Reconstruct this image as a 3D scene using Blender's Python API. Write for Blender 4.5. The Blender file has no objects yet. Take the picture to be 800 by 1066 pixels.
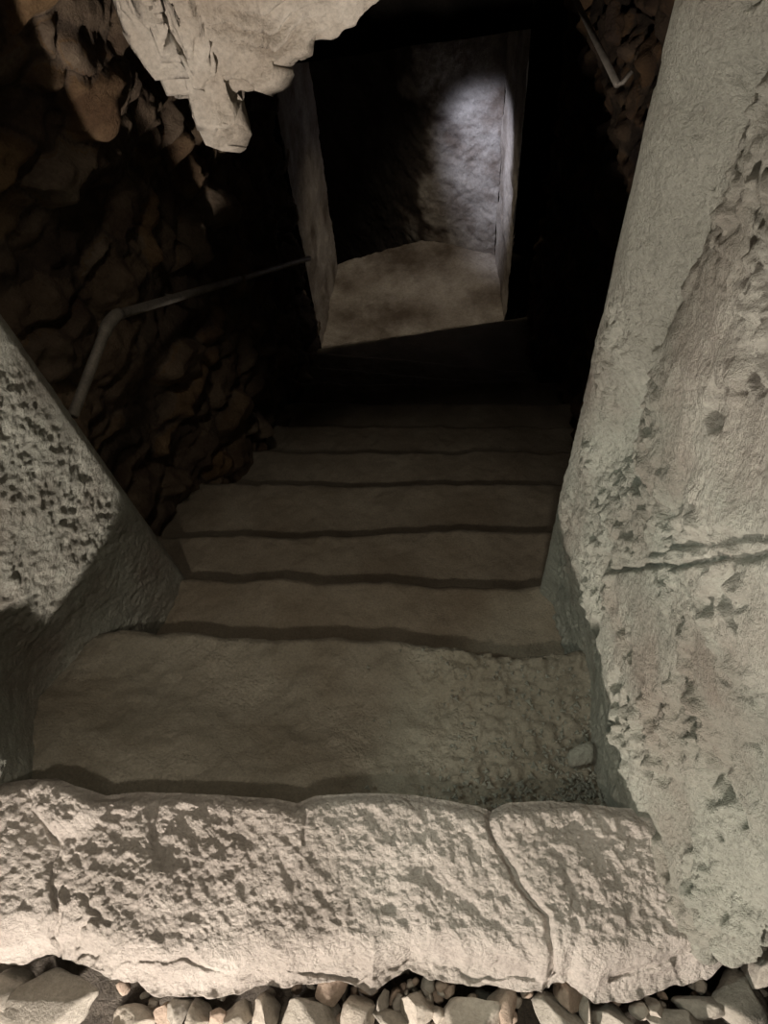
import bpy, math, random
import numpy as np
from mathutils import Matrix, Vector

# ------------------------------------------------------------------ camera
FPX, CXP, CYP, CAMZ = 800.0, 400.0, 533.0, 1.3
_n = np.array([65., 507., FPX]); _n /= np.linalg.norm(_n); _up = -_n
_fw = np.array([291., -1300., FPX]); _fw -= _fw.dot(_up) * _up; _fw /= np.linalg.norm(_fw)
_rt = np.cross(_fw, _up)
RW = np.array([_rt, _fw, _up])
CAM = np.array([0., 0., CAMZ])
def ray(x, y): return RW @ np.array([x - CXP, y - CYP, FPX])
def onz(x, y, z):
    d = ray(x, y); return CAM + d * ((z - CAMZ) / d[2])
def ony(x, y, Y):
    d = ray(x, y); return CAM + d * (Y / d[1])
def onx(x, y, X):
    d = ray(x, y); return CAM + d * (X / d[0])

scene = bpy.context.scene
COL = scene.collection
cd = bpy.data.cameras.new('camera'); cam = bpy.data.objects.new('camera', cd); COL.objects.link(cam)
cd.sensor_fit = 'VERTICAL'; cd.sensor_height = 24.0; cd.lens = 24.0 * FPX / 1066.0
cd.clip_start = 0.02; cd.clip_end = 100
right = RW @ np.array([1, 0, 0]); upc = RW @ np.array([0, -1, 0]); back = RW @ np.array([0, 0, -1])
M = Matrix([[right[i], upc[i], back[i], CAM[i]] for i in range(3)] + [[0, 0, 0, 1]])
cam.matrix_world = M
scene.camera = cam

# ------------------------------------------------------------------ light and exposure
scene.view_settings.view_transform = 'Standard'; scene.view_settings.look = 'None'
scene.view_settings.gamma = 1.0; scene.view_settings.use_curve_mapping = False
scene.view_settings.exposure = 0.0
w = bpy.data.worlds.new('world'); scene.world = w; w.use_nodes = True
w.node_tree.nodes['Background'].inputs[0].default_value = (0.75, 0.62, 0.5, 1)
w.node_tree.nodes['Background'].inputs[1].default_value = 0.012

def lamp(name, kind, loc, power, color, target=None, size=0.05, angle=60, blend=0.3):
    l = bpy.data.lights.new(name, kind); l.energy = power; l.color = color
    o = bpy.data.objects.new(name, l); COL.objects.link(o); o.location = loc
    if kind == 'SPOT':
        l.spot_size = math.radians(angle); l.spot_blend = blend; l.shadow_soft_size = size
    elif kind == 'POINT': l.shadow_soft_size = size
    else: l.size = size
    if target is not None:
        o.rotation_euler = (Vector(target) - Vector(loc)).to_track_quat('-Z', 'Y').to_euler()
    return o
lamp('floor_lamp_light', 'POINT', (-0.48, -1.15, 0.18), 180, (1.0, 0.885, 0.79), size=0.03)
lamp('overhead_light', 'SPOT', (0.0, -0.42, 1.60), 36, (1.0, 0.89, 0.74), (-0.18, 0.24, -0.3), size=0.035, angle=45, blend=0.4)
lamp('fill_light', 'SPOT', (-0.15, 0.35, 2.3), 21, (1.0, 0.88, 0.74), (-0.22, 1.2, -0.8), size=0.10, angle=56, blend=0.7)  # unseen fill spot added to lift the rubble walls and treads
lamp('side_light', 'SPOT', (-0.72, 0.02, 1.2), 24, (0.92, 1.0, 0.88), (0.36, 0.42, 0.02), size=0.03, angle=44, blend=0.3)  # unseen spot added to brighten the right of the top step
lamp('pier_light', 'SPOT', (-0.55, -0.60, 1.05), 42, (1.0, 0.82, 0.76), tuple(CAM + ray(870, 520) / ray(870, 520)[0] * 0.27), size=0.02, angle=18, blend=0.2)  # unseen spot added for the warm patch on the right pier
lamp('cellar_warm_light', 'SPOT', (-0.72, 3.84, -0.12), 34, (1.0, 0.84, 0.62), (-0.80, 4.05, -2.5), size=0.02, angle=60, blend=0.8)  # unseen spot put inside the opening to light its floor and left side
lamp('cellar_cool_light', 'SPOT', (-0.95, 3.95, -0.9), 75, (0.80, 0.82, 1.0), (-0.32, 4.55, -1.72), size=0.05, angle=50, blend=1.0)  # unseen cool spot put in to brighten the right of the back wall

# ------------------------------------------------------------------ noise tools (numpy)
def _hash(ix, iy, iz, seed):
    h = (ix.astype(np.int64) * 374761393 + iy.astype(np.int64) * 668265263 + iz.astype(np.int64) * 2147483647 + seed * 144665) & 0xffffffff
    h = ((h ^ (h >> 13)) * 1274126177) & 0xffffffff
    h = ((h ^ (h >> 16)) * 2246822519) & 0xffffffff
    return ((h ^ (h >> 15)) & 0xffffff) / float(0xffffff)
def vnoise(P, s, seed=0):
    Q = P * s; I = np.floor(Q).astype(np.int64); F = Q - I; F = F * F * F * (F * (F * 6 - 15) + 10)
    r = 0
    for dx in (0, 1):
        wx = F[..., 0] if dx else 1 - F[..., 0]
        for dy in (0, 1):
            wy = F[..., 1] if dy else 1 - F[..., 1]
            for dz in (0, 1):
                wz = F[..., 2] if dz else 1 - F[..., 2]
                r = r + wx * wy * wz * _hash(I[..., 0] + dx, I[..., 1] + dy, I[..., 2] + dz, seed)
    return r * 2 - 1
def fbm(P, s, o=4, seed=0, g=0.5):
    r = 0; a = 1.0; t = 0
    for k in range(o):
        r = r + a * vnoise(P + 3.17 * k, s, seed + k); t += a; a *= g; s *= 2.03
    return r / t * 1.6
def ridged(P, s, o=3, seed=0):
    r = 0; a = 1.0; t = 0
    for k in range(o):
        r = r + a * (1 - np.abs(vnoise(P + 5.3 * k, s, seed + k)) * 2); t += a; a *= 0.5; s *= 2.1
    return r / t
def voronoi(P, s, seed=0):
    Q = P * s; I = np.floor(Q).astype(np.int64)
    f1 = np.full(Q.shape[:-1], 9.); f2 = f1.copy(); cid = f1.copy()
    for dx in (-1, 0, 1):
        for dy in (-1, 0, 1):
            for dz in (-1, 0, 1):
                a, b, c = I[..., 0] + dx, I[..., 1] + dy, I[..., 2] + dz
                d = np.sqrt((a + _hash(a, b, c, seed) - Q[..., 0]) ** 2 + (b + _hash(a, b, c, seed + 1) - Q[..., 1]) ** 2 + (c + _hash(a, b, c, seed + 2) - Q[..., 2]) ** 2)
                h = _hash(a, b, c, seed + 3)
                m = d < f1
                f2 = np.where(m, f1, np.minimum(f2, d)); cid = np.where(m, h, cid); f1 = np.where(m, d, f1)
    return f1, f2, cid
def sm(x, a, b):
    t = np.clip((x - a) / (b - a), 0, 1); return t * t * (3 - 2 * t)
def poly_dist(P2, pts):
    r = np.full(P2.shape[:-1], 9.)
    for (ax, ay), (bx, by) in zip(pts[:-1], pts[1:]):
        ex, ey = bx - ax, by - ay; L = ex * ex + ey * ey
        t = np.clip(((P2[..., 0] - ax) * ex + (P2[..., 1] - ay) * ey) / L, 0, 1)
        r = np.minimum(r, np.hypot(P2[..., 0] - ax - t * ex, P2[..., 1] - ay - t * ey))
    return r
def resample(pts, n):
    pts = np.array(pts, float); d = np.r_[0, np.cumsum(np.linalg.norm(np.diff(pts, axis=0), axis=1))]
    t = np.linspace(0, d[-1], n)
    r = np.stack([np.interp(t, d, pts[:, k]) for k in range(pts.shape[1])], 1)
    for _ in range(max(1, n // 60)):                       # round the corners a little
        r[1:-1] = (r[:-2] + r[2:] + 2 * r[1:-1]) / 4
    return r
def normals(P):
    u = np.gradient(P, axis=0); v = np.gradient(P, axis=1); n = np.cross(u, v)
    return n / (np.linalg.norm(n, axis=-1, keepdims=True) + 1e-12)

# ------------------------------------------------------------------ object tools
def props(o, label=None, cat=None, group=None, kind=None):
    if label: o['label'] = label
    if cat: o['category'] = cat
    if group: o['group'] = group
    if kind: o['kind'] = kind
    return o
def mesh_obj(name, verts, faces, mat, parent=None, smooth=True, colour=None):
    me = bpy.data.meshes.new(name); me.from_pydata([tuple(v) for v in verts], [], faces)
    if smooth: me.polygons.foreach_set('use_smooth', [True] * len(me.polygons))
    if colour is not None:
        at = me.attributes.new('stone', 'FLOAT', 'POINT'); at.data.foreach_set('value', np.asarray(colour, np.float32).ravel())
    me.update(); me.materials.append(mat)
    o = bpy.data.objects.new(name, me); COL.objects.link(o)
    if parent: o.parent = parent
    return o
def grid_obj(name, P, mat, parent=None, colour=None, close=False):
    nu, nv = P.shape[:2]
    a = (np.arange(nu - 1)[:, None] * nv + np.arange(nv - 1)[None, :]).ravel()
    f = np.stack([a, a + nv, a + nv + 1, a + 1], 1).astype(np.int32)
    me = bpy.data.meshes.new(name); V = P.reshape(-1, 3).astype(np.float32)
    me.vertices.add(len(V)); me.vertices.foreach_set('co', V.ravel())
    me.loops.add(f.size); me.loops.foreach_set('vertex_index', f.ravel())
    me.polygons.add(len(f)); me.polygons.foreach_set('loop_start', np.arange(0, f.size, 4, dtype=np.int32))
    me.polygons.foreach_set('use_smooth', np.ones(len(f), bool))
    me.update(calc_edges=True)
    if colour is not None:
        at = me.attributes.new('stone', 'FLOAT', 'POINT'); at.data.foreach_set('value', np.asarray(colour, np.float32).ravel())
    me.materials.append(mat)
    o = bpy.data.objects.new(name, me); COL.objects.link(o)
    if parent: o.parent = parent
    return o
def empty(name, loc=(0, 0, 0)):
    o = bpy.data.objects.new(name, None); COL.objects.link(o); o.location = loc; o.empty_display_size = 0.05; return o
def adopt(child, parent):
    child.parent = parent; child.matrix_parent_inverse = Matrix.Translation(-parent.location)
def tube(name, pts, r, mat, parent=None, seg=14):
    pts = [Vector(p) for p in pts]; V = []; F = []
    for i, p in enumerate(pts):
        d = (pts[min(i + 1, len(pts) - 1)] - pts[max(i - 1, 0)]).normalized()
        a = d.cross(Vector((0.2, 0.1, 1))).normalized(); b = d.cross(a)
        for k in range(seg):
            t = 2 * math.pi * k / seg; V.append(p + a * math.cos(t) * r + b * math.sin(t) * r)
    for i in range(len(pts) - 1):
        for k in range(seg):
            F.append((i * seg + k, i * seg + (k + 1) % seg, (i + 1) * seg + (k + 1) % seg, (i + 1) * seg + k))
    F.append(tuple(range(seg))[::-1]); F.append(tuple((len(pts) - 1) * seg + k for k in range(seg)))
    return mesh_obj(name, V, F, mat, parent)

# ------------------------------------------------------------------ materials
def material(name, c1, c2, c3=None, scale=6, bump=0.5, fine=140, rough=0.9, patch=None, attr=None, spec=0.25):
    m = bpy.data.materials.new(name); m.use_nodes = True; nt = m.node_tree; N = nt.nodes; L = nt.links
    b = N['Principled BSDF']; b.inputs['Roughness'].default_value = rough; b.inputs['Specular IOR Level'].default_value = spec
    tc = N.new('ShaderNodeTexCoord'); co = tc.outputs['Object']
    def noise(s, d=6, r=0.6):
        n = N.new('ShaderNodeTexNoise'); n.inputs['Scale'].default_value = s; n.inputs['Detail'].default_value = d
        n.inputs['Roughness'].default_value = r; L.new(co, n.inputs['Vector']); return n.outputs['Fac']
    def ramp(src, stops):
        r = N.new('ShaderNodeValToRGB'); e = r.color_ramp.elements
        e[0].position, e[0].color = stops[0][0], (*stops[0][1], 1); e[1].position, e[1].color = stops[-1][0], (*stops[-1][1], 1)
        for p, c in stops[1:-1]:
            q = e.new(p); q.color = (*c, 1)
        L.new(src, r.inputs[0]); return r.outputs[0]
    def mix(f, a, bb, mode='MIX'):
        x = N.new('ShaderNodeMix'); x.data_type = 'RGBA'; x.blend_type = mode
        if isinstance(f, float): x.inputs[0].default_value = f
        else: L.new(f, x.inputs[0])
        L.new(a, x.inputs[6])
        if isinstance(bb, tuple): x.inputs[7].default_value = (*bb, 1)
        else: L.new(bb, x.inputs[7])
        return x.outputs[2]
    col = ramp(noise(scale, 8), [(0.32, c1), (0.66, c2)])
    if c3: col = mix(ramp(noise(scale * 0.45 + 1.3, 5), [(0.45, (0, 0, 0)), (0.68, (1, 1, 1))]), col, c3)
    if attr:
        a = N.new('ShaderNodeAttribute'); a.attribute_name = 'stone'
        col = mix(0.85, col, ramp(a.outputs['Fac'], attr), 'MULTIPLY')
    grain = ramp(noise(fine, 4, 0.7), [(0.3, (0.72, 0.72, 0.72)), (0.62, (1.08, 1.08, 1.08))])
    col = mix(0.8, col, grain, 'MULTIPLY')
    L.new(col, b.inputs['Base Color'])
    def mth(op, a, bb):
        x = N.new('ShaderNodeMath'); x.operation = op
        for i, q in enumerate((a, bb)):
            if isinstance(q, (int, float)): x.inputs[i].default_value = q
            else: L.new(q, x.inputs[i])
        return x.outputs[0]
    h = mth('ADD', mth('MULTIPLY', noise(fine * 0.30, 8, 0.72), 1.0), mth('MULTIPLY', noise(fine * 1.2, 5, 0.75), 0.45))
    if patch:
        vo = N.new('ShaderNodeTexVoronoi'); vo.inputs['Scale'].default_value = patch; L.new(co, vo.inputs['Vector'])
        pm = ramp(noise(5.0, 4), [(0.48, (0, 0, 0)), (0.60, (1, 1, 1))])
        h = mth('ADD', h, mth('MULTIPLY', mth('SUBTRACT', 0.6, vo.outputs['Distance']), mth('MULTIPLY', pm, 0.7)))
    bp = N.new('ShaderNodeBump'); bp.inputs['Strength'].default_value = bump; bp.inputs['Distance'].default_value = 0.012
    L.new(h, bp.inputs['Height']); L.new(bp.outputs[0], b.inputs['Normal'])
    return m
M_SLAB = material('pale_limestone', (0.42, 0.375, 0.335), (0.60, 0.555, 0.50), (0.37, 0.335, 0.295), 7, 0.9, 170, patch=95)
M_PLASTER = material('grey_lime_plaster', (0.32, 0.325, 0.275), (0.46, 0.465, 0.40), (0.27, 0.24, 0.20), 5, 1.0, 150, patch=80)
M_STEP = material('dusty_stone_step', (0.19, 0.16, 0.12), (0.30, 0.265, 0.205), (0.20, 0.165, 0.12), 5, 0.6, 190)
M_TREAD = material('sandy_stone_tread', (0.22, 0.20, 0.155), (0.34, 0.315, 0.255), (0.20, 0.17, 0.125), 5, 0.7, 190, patch=120)
M_RUBBLE = material('rubble_masonry', (0.15, 0.12, 0.095), (0.33, 0.28, 0.22), (0.12, 0.09, 0.07), 9, 0.9, 120,
                    attr=[(0.0, (0.35, 0.3, 0.26)), (0.3, (0.75, 0.64, 0.54)), (0.55, (0.85, 0.72, 0.58)), (0.66, (0.95, 0.68, 0.38)), (0.74, (0.8, 0.7, 0.6)), (1.0, (1.2, 1.12, 1.0))])
M_RUBBLE_DARK = material('shade_painted_rubble', (0.05, 0.04, 0.03), (0.13, 0.10, 0.07), (0.04, 0.03, 0.025), 9, 0.9, 120,  # darker copy of the rubble, shade put into its colour
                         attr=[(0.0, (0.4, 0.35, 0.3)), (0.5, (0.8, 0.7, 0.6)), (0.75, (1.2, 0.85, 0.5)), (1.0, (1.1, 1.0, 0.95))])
M_BLACK = material('black_masonry', (0.035, 0.03, 0.026), (0.07, 0.06, 0.05), None, 6, 0.8, 90, rough=1.0, spec=0.1)  # one near-black tone for end wall, passage vault and pit floor
M_VAULT = material('flaking_vault_plaster', (0.50, 0.45, 0.38), (0.66, 0.61, 0.53), (0.42, 0.36, 0.29), 9, 0.7, 130, patch=70)
M_CELLAR = material('cellar_plaster', (0.30, 0.26, 0.22), (0.52, 0.48, 0.43), (0.15, 0.12, 0.095), 3.2, 0.9, 60)
M_SHADE_PAINTED = material('shade_painted_plaster', (0.34, 0.31, 0.28), (0.55, 0.52, 0.48), (0.20, 0.16, 0.13), 7, 0.9, 60, attr=[(0.0, (0.05, 0.035, 0.03)), (0.35, (0.16, 0.12, 0.11)), (1.0, (1.0, 1.0, 1.0))])  # attr ramp paints shade into the plaster colour
M_GROUND = material('ground_dust', (0.07, 0.06, 0.05), (0.16, 0.14, 0.115), None, 30, 1.0, 120)
M_STONES = [material('loose_stone_pale', (0.36, 0.32, 0.27), (0.52, 0.48, 0.41), None, 14, 0.6, 150),
            material('loose_stone_grey', (0.27, 0.25, 0.21), (0.42, 0.39, 0.34), None, 14, 0.6, 150),
            material('loose_stone_brown', (0.30, 0.23, 0.18), (0.42, 0.34, 0.27), None, 14, 0.6, 150)]
def metal(name, c):
    m = material(name, c, tuple(x * 1.6 for x in c), None, 25, 0.3, 200, rough=0.6, spec=0.4)
    m.node_tree.nodes['Principled BSDF'].inputs['Metallic'].default_value = 0.4
    return m
M_METAL = metal('dusty_grey_pipe', (0.22, 0.20, 0.17))

# ------------------------------------------------------------------ plaster side walls
def wall_sheet(name, path, z0, z1, mat, nu, nv, disp, lean=None, colour=None, label=None):
    base = resample(path, nu); zz = np.linspace(z0, z1, nv)
    P = np.zeros((nu, nv, 3)); P[..., 0] = base[:, 0:1]; P[..., 1] = base[:, 1:2]; P[..., 2] = zz[None, :]
    if lean: P = lean(P)
    n = normals(P); d = disp(P); c = None
    if isinstance(d, tuple): d, c = d
    o = grid_obj(name, P + n * d[..., None], mat, colour=c)
    props(o, label, kind='structure'); return o

def rough_patches(P, amp, seed):
    mask = sm(fbm(P, 4.5, 3, seed), -0.05, 0.35)
    fine = fbm(P, 75, 3, seed + 5); gr = np.maximum(fbm(P, 48, 2, seed + 9), -0.1)
    return mask * (fine * 0.5 + gr) * amp

def disp_right(P):
    d = 0.010 * fbm(P, 3.0, 3, 11) + 0.005 * fbm(P, 11, 4, 12) + rough_patches(P, 0.0100, 13)
    x, y, z = P[..., 0], P[..., 1], P[..., 2]
    g_ = y - 0.745; d = d - 0.055 * np.exp(-(g_ / np.where(g_ < 0, 0.05, 0.055)) ** 2) * sm(z, 0.10, 0.45)
    d = d + 0.0035 * fbm(P, 30, 4, 21) + 0.016 * sm(fbm(P, 6, 3, 22), 0.0, 0.3) * fbm(P, 45, 3, 23) * (1 - sm(y, 0.5, 0.62))
    d = d + 0.0035 * fbm(P * np.array([1, 1, 3.0]), 45, 3, 15) * sm(y, 0.55, 0.7) * (1 - sm(z, 0.35, 0.6))
    # bed joint and the bulging stone beneath it
    zj = 0.19 + 2.05 * np.clip(0.62 - y, 0, 1)
    d = d - 0.014 * np.exp(-((z - zj - 0.008 * fbm(P, 14, 2, 16)) / 0.007) ** 2) * (1 - sm(y, 0.6, 0.68))
    d = d - 0.010 * np.exp(-((z - zj - 0.035 - 0.01 * fbm(P, 9, 2, 17)) / 0.006) ** 2) * (1 - sm(y, 0.5, 0.6))
    pit = sm(fbm(P, 17, 3, 18), 0.50, 0.75); d = d - 0.014 * pit
    # dry cracks
    cr = np.abs(fbm(P, 5, 4, 19)); d = d - 0.008 * np.exp(-(cr / 0.012) ** 2) * sm(fbm(P, 3, 2, 20), 0.1, 0.3)
    lump = np.exp(-((z - 0.02) / 0.16) ** 2 - ((y - 0.22) / 0.16) ** 2); d = d + 0.02 * lump
    d = d * (1 - 0.85 * sm(y, 0.82, 0.87))
    return d
def lean_right(P):
    z = P[..., 2]; y = P[..., 1]
    s = sm(-z, -0.05, 0.30) * (1 - sm(y, 0.84, 0.88)) * sm(y, 0.35, 0.6)
    P = P.copy(); P[..., 0] += 0.03 * s
    P[..., 0] += -0.03 * sm(-z, -0.25, 0.05) * (1 - sm(y, 0.25, 0.4)) * 0
    return P
RIGHT = [(0.60, 0.97), (0.30, 0.96), (0.125, 0.93), (0.100, 0.885), (0.108, 0.83), (0.128, 0.75), (0.150, 0.68), (0.168, 0.62), (0.190, 0.52), (0.215, 0.41),
         (0.245, 0.33), (0.285, 0.26), (0.315, 0.18), (0.355, 0.125), (0.41, 0.165), (0.45, 0.26), (0.50, 0.42), (0.60, 0.90)]
wall_sheet('wall_right', RIGHT, -1.0, 1.25, M_PLASTER, 800, 760, disp_right, lean_right, label='grey lime plastered pier with pitted surface right of the stairs')

def disp_left(P):
    d = 0.007 * fbm(P, 3.0, 3, 31) + 0.003 * fbm(P, 14, 4, 32) + rough_patches(P, 0.0020, 33) + 0.0012 * fbm(P, 60, 3, 34)
    x, y, z = P[..., 0], P[..., 1], P[..., 2]
    Q = P @ np.array([[1, 0, 0], [0, 0.8, 0.6], [0, -0.6, 0.8]])
    d = d + 0.0034 * fbm(Q * np.array([1, 0.45, 1.0]), 75, 3, 35) * sm(y, 0.25, 0.5)
    d = d + 0.15 * np.exp(-np.abs((y - 0.16) / 0.15) ** 3) * (1 - sm(z, 0.05, 0.28))
    d = d * (1 - 0.85 * sm(y, 0.72, 0.775))
    return d
def lean_left(P):
    P = P.copy(); z = P[..., 2]; P[..., 0] -= 0.035 * (z + 0.41) / 0.8; return P
LEFT = [(-1.0, -0.30), (-0.97, -0.12), (-0.94, 0.05), (-0.905, 0.2), (-0.87, 0.32), (-0.835, 0.45), (-0.812, 0.58), (-0.800, 0.70), (-0.797, 0.775), (-0.812, 0.80), (-0.95, 0.82), (-1.25, 0.84)]
wall_sheet('wall_left', LEFT, -1.0, 1.25, M_PLASTER, 640, 760, disp_left, lean_left, label='grey lime plastered wall left of the stairs, shaded at its foot')

# ------------------------------------------------------------------ rubble walls of the stair passage
def disp_rubble(seed, s=7.5, amp=0.055, bulge=0.0):
    def f(P):
        W = P + 0.05 * np.stack([fbm(P, 5, 3, seed + 1), fbm(P, 5, 3, seed + 2), fbm(P, 5, 3, seed + 3)], -1)
        W = W * np.array([1.0, 0.62, 1.1])
        f1, f2, cid = voronoi(W, s, seed)
        e = f2 - f1
        d = amp * 0.8 * (sm(e, 0.0, 0.5)) + amp * 1.1 * (cid - 0.5) * sm(e, 0.0, 0.3) + 0.026 * fbm(P, 11, 4, seed + 4) + 0.006 * fbm(P, 34, 3, seed + 5) + 0.03 * fbm(P, 1.6, 2, seed + 6)
        return d, np.clip(cid * sm(e, 0.02, 0.10), 0, 1)
    return f
def bulge_left(P):
    P = P.copy(); P[..., 0] += 0.14 * np.exp(-((P[..., 1] - 1.50) / 0.20) ** 2 - ((P[..., 2] - 0.62) / 0.32) ** 2); return P
PL = [(-1.12, 0.84), (-1.08, 1.15), (-1.01, 1.4), (-1.02, 1.7), (-1.03, 1.95), (-1.09, 2.2), (-1.16, 2.55), (-1.28, 3.0), (-1.42, 3.45), (-1.50, 3.75)]
wall_sheet('wall_passage_left', PL, -2.7, 1.2, M_RUBBLE, 460, 520, disp_rubble(51), bulge_left, label='dark brown rubble stone wall along the left of the stairs')
PR = [(0.02, 4.1), (-0.02, 3.9), (0.02, 3.5), (0.10, 3.0), (0.19, 2.4), (0.25, 1.95), (0.26, 1.5), (0.24, 1.1), (0.28, 0.90)]
PR = [(x + 0.03, y) for x, y in PR]
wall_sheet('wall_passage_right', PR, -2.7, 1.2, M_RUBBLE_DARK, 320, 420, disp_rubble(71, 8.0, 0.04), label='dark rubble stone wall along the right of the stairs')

# ------------------------------------------------------------------ the end wall and the cellar beyond it
A = onz(335, 362, -2.3); B = onz(527, 333, -2.3)
A2 = onz(335, 362, -2.3) * 1.0; B2 = B.copy()
A2 = A + (A - CAM) * 0.055; B2 = B + (B - CAM) * 0.055          # where the sight lines meet the cellar floor
ZF = A2[2]
D = onz(352, 275, ZF); C = onz(515, 265, ZF); EE = onz(440, 250, ZF)
ab = (B2 - A2)[:2]; ab /= np.linalg.norm(ab)
def rough(seed, a=0.012):
    return lambda P: a * fbm(P, 6, 4, seed) + a * 0.3 * fbm(P, 30, 3, seed + 1)
def flat_wall(name, p, q, z0, z1, mat, seed, label, a=0.012, n=140):
    return wall_sheet(name, [tuple(p[:2]), tuple(q[:2])], z0, z1, mat, n, n, rough(seed, a), label=label)
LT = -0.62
flat_wall('wall_end_left', A2[:2] - ab * 0.9, A2[:2], -2.8, 1.2, M_BLACK, 91, 'black masonry left of the lit cellar opening', n=90)
flat_wall('wall_end_right', B2[:2], B2[:2] + ab * 0.8, -2.8, 1.2, M_BLACK, 93, 'black masonry right of the lit cellar opening', n=90)
flat_wall('wall_end_lintel', A2[:2], B2[:2], LT, 1.2, M_BLACK, 95, 'black masonry above the lit cellar opening', n=90)
flat_wall('wall_cellar_left', A2, D, ZF - 0.02, -0.3, M_CELLAR, 97, 'pale plastered side of the cellar opening, left', n=160)
flat_wall('wall_cellar_right', C, B2, ZF - 0.02, -0.3, M_CELLAR, 99, 'pale plastered side of the cellar opening, right', n=160)
de = (EE - D)[:2]; de /= np.linalg.norm(de)
ce = (EE - C)[:2]; ce /= np.linalg.norm(ce)
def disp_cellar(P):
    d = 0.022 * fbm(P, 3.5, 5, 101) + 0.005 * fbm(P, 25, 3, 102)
    unshaded = sm(0.75 * fbm(P, 5, 5, 103) + (P[..., 0] - EE[0] + 0.02) * 3.0, -0.30, 0.45)  # painted shade: colour darkens towards the left with a mottled edge
    return d, unshaded
wall_sheet('wall_cellar_back', [(-3.0, 5.9), (-2.0, 5.6), (-1.35, 5.1), (EE[0] - 0.12, EE[1] + 0.08), tuple(EE[:2]), tuple(C[:2])], ZF - 1.2, -0.3, M_SHADE_PAINTED, 420, 300, disp_cellar, label='cellar back wall, shade painted in at left and lit by a cool spot at right')
s = np.linspace(-3.2, 0.2, 60)[:, None]; t = np.linspace(3.4, 6.2, 60)[None, :]
P = np.zeros((60, 60, 3)); P[..., 0] = s; P[..., 1] = t; P[..., 2] = ZF - 1.1; P[..., 2] += 0.02 * fbm(P, 4, 3, 108)
props(grid_obj('floor_cellar_pit', P, M_BLACK), 'dark sunken cellar floor', kind='structure')
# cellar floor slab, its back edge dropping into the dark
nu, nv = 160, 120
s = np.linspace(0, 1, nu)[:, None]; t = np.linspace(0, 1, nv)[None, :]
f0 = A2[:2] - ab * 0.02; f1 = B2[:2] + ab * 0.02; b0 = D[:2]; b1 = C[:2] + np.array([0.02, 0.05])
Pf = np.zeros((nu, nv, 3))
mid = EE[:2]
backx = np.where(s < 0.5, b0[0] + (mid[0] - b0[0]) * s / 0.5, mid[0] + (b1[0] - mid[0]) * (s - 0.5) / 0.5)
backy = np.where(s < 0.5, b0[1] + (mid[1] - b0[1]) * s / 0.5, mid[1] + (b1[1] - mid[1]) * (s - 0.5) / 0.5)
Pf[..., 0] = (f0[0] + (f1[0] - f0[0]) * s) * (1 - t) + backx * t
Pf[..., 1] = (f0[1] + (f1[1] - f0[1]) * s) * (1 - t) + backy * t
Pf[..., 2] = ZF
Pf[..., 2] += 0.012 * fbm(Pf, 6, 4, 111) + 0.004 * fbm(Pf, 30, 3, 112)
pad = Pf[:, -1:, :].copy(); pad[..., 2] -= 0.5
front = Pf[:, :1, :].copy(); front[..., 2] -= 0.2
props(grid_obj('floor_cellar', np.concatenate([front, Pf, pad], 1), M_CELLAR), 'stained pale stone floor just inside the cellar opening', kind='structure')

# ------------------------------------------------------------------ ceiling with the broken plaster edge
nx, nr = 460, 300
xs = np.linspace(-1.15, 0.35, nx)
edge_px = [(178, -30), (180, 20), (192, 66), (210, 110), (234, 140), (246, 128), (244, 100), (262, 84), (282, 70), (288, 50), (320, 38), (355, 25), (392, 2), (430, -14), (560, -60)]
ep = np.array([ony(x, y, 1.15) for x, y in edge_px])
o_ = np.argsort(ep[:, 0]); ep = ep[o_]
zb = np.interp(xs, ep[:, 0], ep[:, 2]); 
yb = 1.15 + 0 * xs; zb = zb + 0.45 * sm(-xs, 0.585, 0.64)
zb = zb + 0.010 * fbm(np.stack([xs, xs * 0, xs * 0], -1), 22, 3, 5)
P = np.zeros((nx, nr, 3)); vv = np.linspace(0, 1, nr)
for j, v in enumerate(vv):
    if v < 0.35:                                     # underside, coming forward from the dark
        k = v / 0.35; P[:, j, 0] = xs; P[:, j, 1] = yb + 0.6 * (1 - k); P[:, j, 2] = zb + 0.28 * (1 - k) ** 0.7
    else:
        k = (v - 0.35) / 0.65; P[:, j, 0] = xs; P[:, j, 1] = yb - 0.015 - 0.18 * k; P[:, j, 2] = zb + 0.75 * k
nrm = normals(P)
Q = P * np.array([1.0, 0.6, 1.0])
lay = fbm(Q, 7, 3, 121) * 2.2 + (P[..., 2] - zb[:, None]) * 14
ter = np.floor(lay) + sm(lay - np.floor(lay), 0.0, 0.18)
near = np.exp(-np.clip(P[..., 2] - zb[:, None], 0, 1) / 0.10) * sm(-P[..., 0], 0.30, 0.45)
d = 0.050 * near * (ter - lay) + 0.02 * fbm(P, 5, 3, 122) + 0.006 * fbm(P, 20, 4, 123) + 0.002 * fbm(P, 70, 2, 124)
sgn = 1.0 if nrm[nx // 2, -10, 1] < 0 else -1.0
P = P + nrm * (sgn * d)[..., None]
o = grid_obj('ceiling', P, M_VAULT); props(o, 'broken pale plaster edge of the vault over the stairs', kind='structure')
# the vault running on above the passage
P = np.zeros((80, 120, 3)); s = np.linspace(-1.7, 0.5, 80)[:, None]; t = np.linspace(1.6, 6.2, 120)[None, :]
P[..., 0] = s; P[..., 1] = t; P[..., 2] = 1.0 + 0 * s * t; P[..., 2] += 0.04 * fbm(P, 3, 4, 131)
props(grid_obj('ceiling_passage', P, M_BLACK), 'dark vault above the lower stairs', kind='structure')

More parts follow.
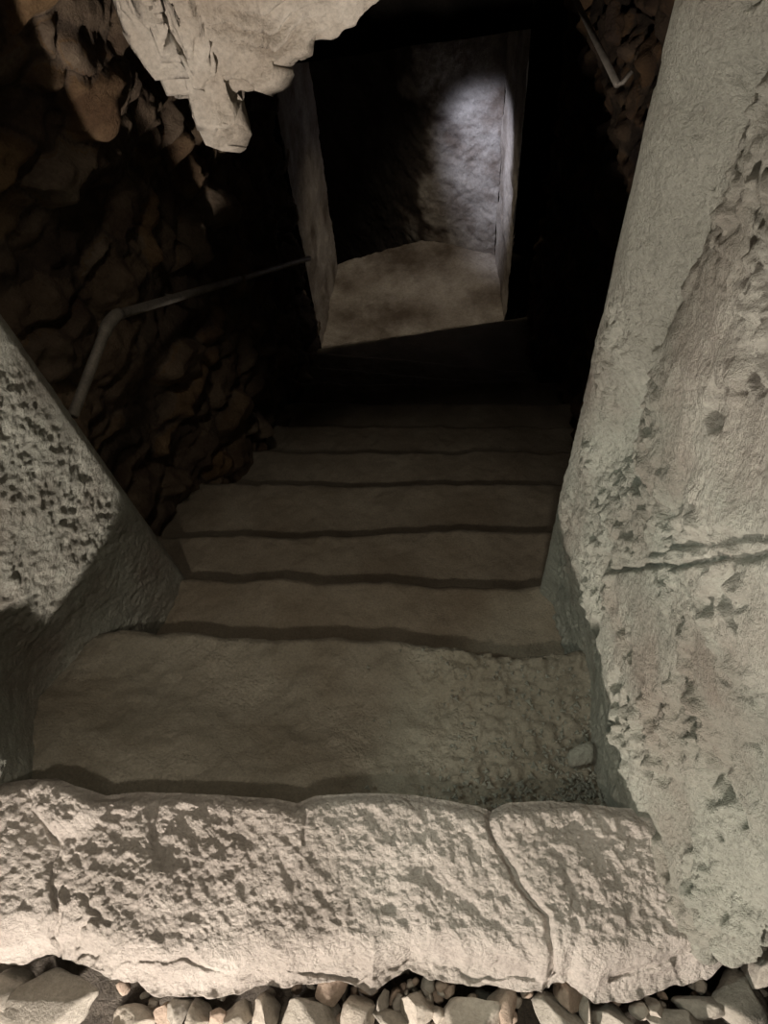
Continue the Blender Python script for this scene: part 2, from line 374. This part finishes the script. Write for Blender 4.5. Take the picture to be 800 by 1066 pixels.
# ------------------------------------------------------------------ staircase
def slab_grid(near, far, z, nu, nv, seed, amp=0.006, drop=0.21, edge=0.012, tilt=0.0, ends=0.0):
    """near and far are world polylines (x, y) running left to right; returns a solid slab grid"""
    near = resample(near, nu); far = resample(far, nu)
    t = np.linspace(0, 1, nv)[None, :, None]
    XY = near[:, None, :] * (1 - t) + far[:, None, :] * t
    P = np.concatenate([XY, np.full((nu, nv, 1), z)], -1)
    L = np.linalg.norm(far - near, axis=1)[:, None]
    df = (1 - t[..., 0]) * L; dn = t[..., 0] * L
    P[..., 2] += amp * fbm(P, 7, 4, seed) + amp * 0.35 * fbm(P, 40, 3, seed + 1) + tilt * dn
    P[..., 2] -= edge * (1 - sm(df, 0, 0.02)) ** 2
    down = []
    for k in (0.15, 0.5, 1.0):
        r = P[:, -1:, :].copy(); r[..., 1] += 0.004 * (1 - k); r[..., 2] -= drop * k; down.append(r)
    a = P[:, :1, :].copy(); a[..., 2] -= drop
    return np.concatenate([a, P] + down, 1)

stairs = empty('staircase', (-0.4, 0.3, -2.6))
props(stairs, 'worn stone staircase running down between the rubble walls', 'staircase')
nosing = [
    (-0.20, [(-30, 672), (60, 667), (105, 662), (122, 660), (200, 660), (270, 662), (330, 664), (400, 668), (470, 672), (520, 680), (545, 680), (560, 676), (600, 677), (640, 680)]),
    (-0.41, [(60, 600), (187, 602), (300, 603), (400, 606), (500, 608), (565, 610), (640, 612)]),
    (-0.62, [(120, 556), (185, 557), (254, 553), (272, 558), (300, 560), (360, 557), (420, 551), (520, 551), (590, 552), (650, 552)]),
    (-0.83, [(150, 500), (240, 501), (330, 502), (420, 503), (500, 501), (600, 502), (650, 502)]),
    (-1.04, [(180, 468), (250, 468), (340, 470), (450, 469), (600, 468), (650, 468)]),
    (-1.25, [(220, 444), (300, 443), (420, 442), (570, 443), (640, 443)]),
    (-1.46, [(240, 419), (310, 419), (430, 419), (565, 418), (620, 418)]),
    (-1.67, [(250, 399), (318, 398), (440, 399), (550, 397), (610, 397)])]
prev = [(-0.90, 0.05), (0.26, 0.10)]
rng = random.Random(4)
for i, (z, px) in enumerate(nosing):
    far = [tuple(onz(x, y, z)[:2]) for x, y in px]
    if i == 0:
        near_ = [(far[0][0], 0.08), (far[-1][0], 0.08)]
    else:
        pf = nosing[i - 1]; near_ = [tuple(onz(x, y, pf[0])[:2] - np.array([0, 0.05])) for x, y in pf[1]]
        near_ = [(far[0][0], near_[0][1])] + [q for q in near_[1:-1] if far[0][0] < q[0] < far[-1][0]] + [(far[-1][0], near_[-1][1])]
    far_r = resample(far, 260); far_r[:, 1] += 0.010 * fbm(np.stack([far_r[:, 0], far_r[:, 0] * 0 + z, far_r[:, 0] * 0], -1), 9, 4, 140 + i)
    G = slab_grid(near_, far_r, z, 330 if i == 0 else 240, 110 if i == 0 else 60, 150 + i, 0.011 if i == 0 else 0.008, tilt=0)
    if i == 0:                                        # crumbled right-hand side of the first step
        m = sm(G[..., 0], -0.22, 0.02); up_ = (G[..., 2] > -0.26)
        G[..., 2] += up_ * m * (0.010 * np.abs(fbm(G, 30, 3, 161)) + 0.006 * fbm(G, 80, 2, 162)) 
        G[..., 2] += up_ * (0.02 * (1 - sm(G[..., 0], -0.80, -0.70)) + 0.10 * (1 - sm(G[..., 1], 0.20, 0.50)))
    o = grid_obj('step', G, M_TREAD if i == 0 else M_STEP); adopt(o, stairs)
    if i == 0: o['label'] = 'wide top step, crumbly towards the right'
yl = [2.84, 3.14]
for k, (z, y) in enumerate(zip((-1.88, -2.09), yl)):
    G = slab_grid([(-1.6, y - 0.35), (0.15, y - 0.35)], [(-1.6, y), (0.15, y + 0.02)], z, 160, 40, 170 + k, 0.008)
    adopt(grid_obj('step', G, M_STEP), stairs)
f0 = A[:2] - ab * 0.3; f1 = B[:2] + ab * 0.25
G = slab_grid([(-1.7, 3.09), (0.15, 3.09)], [tuple(f0), tuple(f1)], -2.3, 160, 50, 175, 0.004, edge=0.004)
adopt(grid_obj('step', G, M_STEP), stairs)

# ------------------------------------------------------------------ threshold of broken limestone blocks
near_px = [(-60, 1000), (0, 1004), (18, 1000), (38, 992), (52, 998), (80, 1004), (100, 1012), (112, 1020), (125, 1024), (140, 1020), (150, 1030), (163, 1040), (200, 1040), (240, 1036), (262, 1026),
           (300, 1028), (350, 1020), (366, 1024), (384, 1036), (396, 1026), (425, 1010), (450, 1018), (480, 1022), (510, 1024), (540, 1030), (566, 1034), (575, 1026), (590, 1020), (606, 1034),
           (620, 1044), (660, 1042), (700, 1028), (735, 1018), (752, 1006), (764, 992), (790, 960), (830, 940)]
far_px = [(-60, 812), (0, 816), (30, 811), (62, 812), (85, 822), (110, 828), (150, 824), (200, 826), (240, 829), (285, 833), (310, 838), (330, 831), (370, 828), (430, 830), (490, 840), (512, 846), (530, 840), (570, 838),
          (620, 842), (680, 848), (740, 850), (830, 850)]
NE = np.array([onz(x, y, -0.055)[:2] for x, y in near_px]); FE = np.array([onz(x, y, 0.0)[:2] for x, y in far_px])
def poly_px(pts, z=0.0): return [tuple(onz(x, y, z)[:2]) for x, y in pts]
crack_a = poly_px([(40, 812), (48, 850), (62, 880), (52, 915), (58, 950), (40, 992)])
crack_b = poly_px([(512, 846), (514, 872), (530, 900), (552, 930), (568, 955), (578, 990), (577, 1026)])
right_b = [(0.46, 0.36), (0.45, 0.25), (0.42, 0.20), (0.40, 0.10)]
def jitter(p, seed):
    p = resample(p, 60); t_ = np.stack([p[:, 0], p[:, 1], p[:, 0] * 0], -1)
    p[:, 0] += 0.006 * fbm(t_, 30, 3, seed) + 0.006 * fbm(t_, 9, 2, seed + 1); return [tuple(q) for q in p]
crack_a = jitter(crack_a, 61); crack_b = jitter(crack_b, 65)
def border(poly, n):                                   # far-to-near polyline as x at fraction v of the depth (0 near, 1 far)
    p = np.array(poly)[::-1]; xs_ = p[:, 0]
    ny = np.interp(xs_, NE[:, 0], NE[:, 1]); fy = np.interp(xs_, FE[:, 0], FE[:, 1])
    v = np.clip((p[:, 1] - ny) / (fy - ny), 0, 1); o_ = np.argsort(v)
    return np.interp(np.linspace(0, 1, n), v[o_], xs_[o_])
def block(name, L, R, nu, nv, seed, inset, top=0.0, extra=None):
    v = np.linspace(0, 1, nv); xl = border(L, nv) + inset[0]; xr = border(R, nv) - inset[1]
    s = np.linspace(0, 1, nu)[:, None]
    X = xl[None, :] * (1 - s) + xr[None, :] * s
    ny = np.interp(X, NE[:, 0], NE[:, 1]); fy = np.interp(X, FE[:, 0], FE[:, 1])
    Y = ny + (fy - ny) * v[None, :]
    P = np.stack([X, Y, np.full_like(X, top)], -1)
    W = (xr - xl)[None, :]
    de_ = np.minimum(s * W, (1 - s) * W); dn = (Y - ny); dfar = (fy - Y)
    jit = 0.010 * fbm(P, 12, 3, seed + 9)
    lip = (1 - sm(dn + jit, 0.0, 0.075))
    z = -0.060 * lip ** 1.6
    lip2 = sm(dn + jit * 1.6, 0.018, 0.030) * 0.014; z = z + lip2
    z = z - 0.022 * (1 - sm(dfar + 0.5 * jit, 0, 0.03)) ** 2 - 0.030 * (1 - sm(de_ + 0.6 * jit, 0, 0.014)) ** 2 * 0.35
    z = z + 0.13 * (Y - 0.12) + 0.007 * fbm(P, 4.0, 2, seed) + 0.0045 * fbm(P, 15, 4, seed + 1)
    chis = fbm(P @ np.array([[0.8, 0.6, 0], [-0.6, 0.8, 0], [0, 0, 1]]) * np.array([1, 2.2, 1]), 22, 4, seed + 2)
    z = z + 0.0022 * chis + rough_patches(P, 0.0040, seed + 3) + 0.0021 * fbm(P, 90, 3, seed + 7) + 0.0018 * ridged(P, 40, 3, seed + 8)
    if extra: z = z + extra(P)
    P[..., 2] = top + z
    P[..., 1] += 0.004 * fbm(P, 40, 2, seed + 5) * lip
    # skirts all round so that the block is a solid with thickness
    def ring(a, dx, dy, dz): b_ = a.copy(); b_ += np.array([dx, dy, dz]); return b_
    n1 = ring(P[:, :1], 0, 0.006, -0.035); n2 = ring(P[:, :1], 0, 0.03, -0.16)
    f1_ = ring(P[:, -1:], 0, 0.002, -0.05); f2_ = ring(P[:, -1:], 0, -0.01, -0.21)
    G = np.concatenate([n2, n1, P, f1_, f2_], 1)
    l2 = G[:1].copy(); l2[..., 2] = np.minimum(l2[..., 2], -0.2); r2 = G[-1:].copy(); r2[..., 2] = np.minimum(r2[..., 2], -0.2)
    return grid_obj(name, np.concatenate([l2, G, r2], 0), M_SLAB)
def grooves(P):
    z = 0
    for pts, dep, wd in (([(172, 826), (172, 850), (168, 880), (172, 905)], 0.007, 0.004), ([(310, 838), (318, 850), (322, 880)], 0.006, 0.004),
                         ([(436, 905), (470, 930), (520, 965), (560, 1005)], 0.005, 0.009), ([(60, 985), (120, 995), (190, 1010), (260, 1008), (380, 1010)], 0.006, 0.003),
                         ([(90, 930), (110, 960), (60, 975)], 0.008, 0.004), ([(390, 1010), (430, 985), (455, 1000), (560, 1022)], 0.007, 0.004)):
        q = poly_px(pts); D2 = poly_dist(P[..., :2] + 0.012 * np.stack([fbm(P, 18, 3, 201), fbm(P, 18, 3, 202)], -1), q); z = z - dep * np.exp(-(D2 / wd) ** 2)
    c = np.array(onz(70, 840, 0)[:2]); r = np.hypot((P[..., 0] - c[0]) / 0.075, (P[..., 1] - c[1]) / 0.05)
    return z + 0.03 * (1 - sm(r, 0.6, 1.05))
def grooves_r(P):
    q = poly_px([(640, 1016), (680, 1005), (718, 988)], -0.02)
    D2 = poly_dist(P[..., :2], q); return -0.016 * np.exp(-(D2 / 0.0045) ** 2)
th = empty('stone_threshold', (-0.2, 0.1, -0.2))
props(th, 'broad pale limestone threshold with a ragged broken front edge, above the loose stones', 'threshold')
left_b = [(-1.05, 0.25), (-1.05, -0.1)]
b1 = block('threshold_stone', left_b, crack_a, 150, 250, 210, (0, 0.0015), 0.0)
b2 = block('threshold_stone', crack_a, crack_b, 680, 250, 220, (0.0, 0.0), 0.0, grooves)
b3 = block('threshold_stone', crack_b, right_b, 360, 250, 230, (0.0, 0), 0.010, grooves_r)
for b_ in (b1, b2, b3): adopt(b_, th)
b3['label'] = 'rounded boulder-like block at the right end'

# ------------------------------------------------------------------ ground and loose stones
s = np.linspace(-1.4, 1.4, 260)[:, None]; t = np.linspace(-1.6, 0.62, 200)[None, :]
P = np.zeros((260, 200, 3)); P[..., 0] = s; P[..., 1] = t; P[..., 2] = -0.205 - 0.25 * sm(P[..., 1], 0.06, 0.10) * (P[..., 0] < 0.44)
P[..., 2] += 0.012 * fbm(P, 14, 4, 301)
props(grid_obj('floor_ground', P, M_GROUND), 'dusty rubble ground in front of the threshold', kind='structure')

def stone_mesh(seed, sub=4, facets=9, flat=0.8):
    import bmesh
    bm = bmesh.new(); bmesh.ops.create_icosphere(bm, subdivisions=sub, radius=1.0)
    V = np.array([v.co for v in bm.verts]); F = [tuple(v.index for v in f.verts) for f in bm.faces]; bm.free()
    r = np.random.RandomState(seed)
    for k in range(facets):
        n = r.normal(size=3); n /= np.linalg.norm(n); h = r.uniform(0.45, 0.8)
        dd = V @ n; over = np.clip(dd - h, 0, None); V = V - n * (over * 0.96)[:, None]
    V = V / np.abs(V).max(0)
    n = V / np.linalg.norm(V, axis=1, keepdims=True)
    V = V + n * (0.05 * fbm(V + seed, 1.8, 3, seed) + 0.018 * fbm(V + seed, 7, 3, seed + 3))[:, None]
    return V, F
def stone(name, px, py, wpx, hpx, rot, mat, seed, label, group=None, zc=-0.12, hz=0.045, sub=4):
    c = onz(px, py, zc); e = onz(px + wpx / 2, py, zc); f = onz(px, py + hpx / 2, zc)
    rx = abs(e[0] - c[0]); ry = np.hypot(*(f - c)[:2])
    V, F = stone_mesh(seed, sub, facets=9)
    V = V * np.array([rx, ry, hz]); a = math.radians(rot); R_ = np.array([[math.cos(a), -math.sin(a), 0], [math.sin(a), math.cos(a), 0], [0, 0, 1]])
    V = V @ R_.T
    o = mesh_obj(name, V, F, mat, smooth=True); o.location = c
    o.data.polygons.foreach_set('use_smooth', [True] * len(o.data.polygons))
    props(o, label, 'stone', group); return o
P_, G_, B_ = M_STONES
big = [
 (60, 1044, 104, 74, 14, G_, 0.060, 'largest grey stone at the lower left, with a chipped edge under the threshold'),
 (12, 1046, 52, 64, -10, G_, 0.050, 'dark grey stone at the bottom left corner of the frame'),
 (141, 1062, 40, 30, 0, P_, 0.045, 'small round-topped pale stone right of the largest left stone'),
 (172, 1056, 20, 26, 20, B_, 0.03, 'little brown stone right of the round-topped pale stone'),
 (186, 1054, 22, 34, -25, G_, 0.04, 'narrow grey stone leaning under the left drip of the threshold'),
 (205, 1062, 26, 44, 10, P_, 0.045, 'narrow upright pale stone left of the speckled stone'),
 (228, 1060, 18, 24, 0, B_, 0.03, 'small brown stone between two upright pale stones'),
 (250, 1058, 30, 40, 5, P_, 0.045, 'pale speckled upright stone left of the pointed stone'),
 (279, 1062, 30, 56, 8, P_, 0.055, 'pointed pale stone standing upright left of the big buff stone'),
 (326, 1060, 66, 62, -16, G_, 0.060, 'big buff stone with a peaked top under the middle of the threshold'),
 (346, 1026, 40, 36, 30, B_, 0.040, 'brownish stone tucked under the lip behind the big buff stone'),
 (377, 1056, 36, 64, 4, P_, 0.050, 'tall flat-faced pale stone below the pointed tip of the threshold'),
 (398, 1044, 14, 26, 0, G_, 0.03, 'thin stone sliver right of the flat-faced pale stone'),
 (406, 1062, 40, 22, 0, G_, 0.035, 'flat grey stone below the light angular stone'),
 (431, 1047, 44, 38, 18, P_, 0.050, 'light angular stone with bright faces, left of the pebble pocket'),
 (458, 1056, 20, 20, 0, P_, 0.03, 'small pale chip right of the light angular stone'),
 (494, 1060, 64, 56, 22, P_, 0.060, 'big pale stone whose right side lies in shade, below the threshold'),
 (525, 1050, 34, 50, -6, B_, 0.045, 'shaded brown stone pressed against the big pale stone'),
 (580, 1062, 56, 46, -12, G_, 0.055, 'broad grey stone below the gap between the threshold blocks'),
 (590, 1034, 32, 30, -20, B_, 0.045, 'brown wedge stone jammed in the gap between the threshold blocks'),
 (583, 1019, 22, 14, -10, B_, 0.022, 'tiny pinkish stone on top of the brown wedge stone'),
 (609, 1056, 16, 48, 10, P_, 0.045, 'thin upright pale stone right of the brown wedge stone'),
 (640, 1062, 50, 42, 3, G_, 0.050, 'squarish grey stone under the boulder-like threshold block'),
 (667, 1052, 20, 18, 0, P_, 0.03, 'small pale stone right of the squarish grey stone'),
 (680, 1050, 16, 26, 35, P_, 0.03, 'pale splinter of stone leaning left of the flat grey stone'),
 (706, 1064, 62, 26, 0, G_, 0.040, 'flat grey stone at the bottom edge below the oval stone'),
 (728, 1046, 48, 28, 6, G_, 0.045, 'oval grey stone left of the large right-hand stone'),
 (774, 1041, 62, 56, -20, G_, 0.065, 'large rounded grey stone at the lower right'),
 (786, 1062, 40, 16, 0, P_, 0.03, 'pale stone under the large rounded stone at the lower right'),
 (793, 1005, 26, 52, 0, G_, 0.06, 'grey stone standing against the foot of the right pier'),
 (794, 940, 24, 80, 4, G_, 0.07, 'tall grey slab wedged beside the right pier'),
]
for k, (px, py, w_, h_, rot, m_, hz, lab) in enumerate(big):
    stone('rubble_stone', px, py, w_ * 1.12, h_ * 1.15, rot, m_, 400 + k * 7, lab, None, zc=-0.125 if py > 1015 else -0.10, hz=hz)
rng = random.Random(11)
for k in range(110):                                   # pebbles filling the gaps
    px = rng.uniform(0, 800); py = rng.uniform(1018, 1066)
    if k < 26: px = rng.uniform(400, 500); py = rng.uniform(1022, 1062)
    w_ = rng.uniform(8, 20)
    stone('pebble', px, py, w_, w_ * rng.uniform(0.7, 1.2), rng.uniform(0, 180), rng.choice(M_STONES), 900 + k, 'small pebble wedged between the larger loose stones below the threshold',
          'pebbles below the threshold', zc=-0.155 + rng.uniform(-0.012, 0.015) + (0.02 if k < 26 else 0), hz=rng.uniform(0.012, 0.022), sub=2)
for k in range(46):                                    # the rubble carries on towards the feet of the viewer
    px = rng.uniform(-60, 860); py = rng.uniform(1095, 1230); w_ = rng.uniform(30, 64)
    stone('rubble_stone', px, py, w_, w_ * rng.uniform(0.7, 1.0), rng.uniform(0, 180), rng.choice(M_STONES), 1500 + k * 3,
          'loose stone on the ground a step in front of the threshold', 'loose stones a step in front of the threshold', zc=-0.15, hz=rng.uniform(0.03, 0.05), sub=3)
# crumbs lying on the first step
c0 = stone('stone_chip', 606, 786, 26, 36, -35, M_PLASTER, 1301, 'pale triangular plaster chip leaning on the right pier, on the top step', None, zc=-0.138, hz=0.022)
V = []; F = []; r = np.random.RandomState(5)
for k in range(950):
    x = 0.24 - abs(r.normal()) * 0.14; y = r.uniform(0.24, 0.60)
    if r.rand() < 0.5: y = 0.25 + abs(r.normal()) * 0.09
    q = r.uniform(0.002, 0.007) * (1.6 if r.rand() < 0.06 else 1); v0 = len(V)
    pts = [(1, 0, 0), (-.5, .8, 0), (-.5, -.8, 0), (0, 0, .9), (0.2, 0.1, -1)]
    a = r.uniform(0, 6.28)
    for (ax, ay, az) in pts:
        j = r.uniform(0.7, 1.2, 3); V.append((x + q * j[0] * (ax * math.cos(a) - ay * math.sin(a)), y + q * j[1] * (ax * math.sin(a) + ay * math.cos(a)), -0.188 + 0.10 * (1 - float(sm(np.float64(y), 0.20, 0.50))) + q * az * j[2]))
    for f_ in ((0, 1, 3), (1, 2, 3), (2, 0, 3), (1, 0, 4), (2, 1, 4), (0, 2, 4)): F.append(tuple(v0 + i for i in f_))
o = mesh_obj('grit', V, F, M_PLASTER, smooth=False); props(o, 'loose pale grit strewn over the right side of the top step', 'grit', kind='stuff')

# ------------------------------------------------------------------ handrails
p1 = onx(115, 330, -0.905); p0 = onx(75, 435, -0.905); p2 = onx(322, 269, -1.05)
p0 = p1 + (p0 - p1) * 0.98
hr = empty('handrail', tuple(p1)); props(hr, 'bent grey pipe handrail fixed along the left rubble wall', 'handrail')
bend = []
for k in range(9):
    u = k / 8; a = p1 + (p0 - p1) / np.linalg.norm(p0 - p1) * 0.045; b = p1 + (p2 - p1) / np.linalg.norm(p2 - p1) * 0.045
    bend.append((1 - u) ** 2 * a + 2 * u * (1 - u) * p1 + u * u * b)
adopt(tube('pipe', [p0] + bend + [p1 + (p2 - p1) * f for f in (0.2, 0.4, 0.6, 0.8, 1.0)], 0.0115, M_METAL), hr)
adopt(tube('elbow_joint', bend, 0.0145, M_METAL), hr)
for f in (0.25, 0.8):
    q = p1 + (p2 - p1) * f; adopt(tube('bracket', [q, q + np.array([-0.05, 0, -0.02]), q + np.array([-0.14, 0, -0.02])], 0.006, M_METAL), hr)
r1 = np.array(onx(643, 88, 0.135)); r0 = np.array(onx(600, -4, 0.020))
r1 = CAM + (np.array(ray(643, 88)) / ray(643, 88)[1]) * 2.05; r0 = CAM + (np.array(ray(596, -8)) / ray(596, -8)[1]) * 2.75
rr = empty('wall_rod', tuple(r1)); props(rr, 'thin grey metal rod fixed high on the right rubble wall', 'rod')
adopt(tube('rod', [r0, (r0 + r1) / 2, r1], 0.009, M_METAL), rr)
adopt(tube('bracket', [r1, r1 + np.array([0.012, 0.0, 0.005]), r1 + np.array([0.03, 0.01, 0.03])], 0.006, M_METAL), rr)
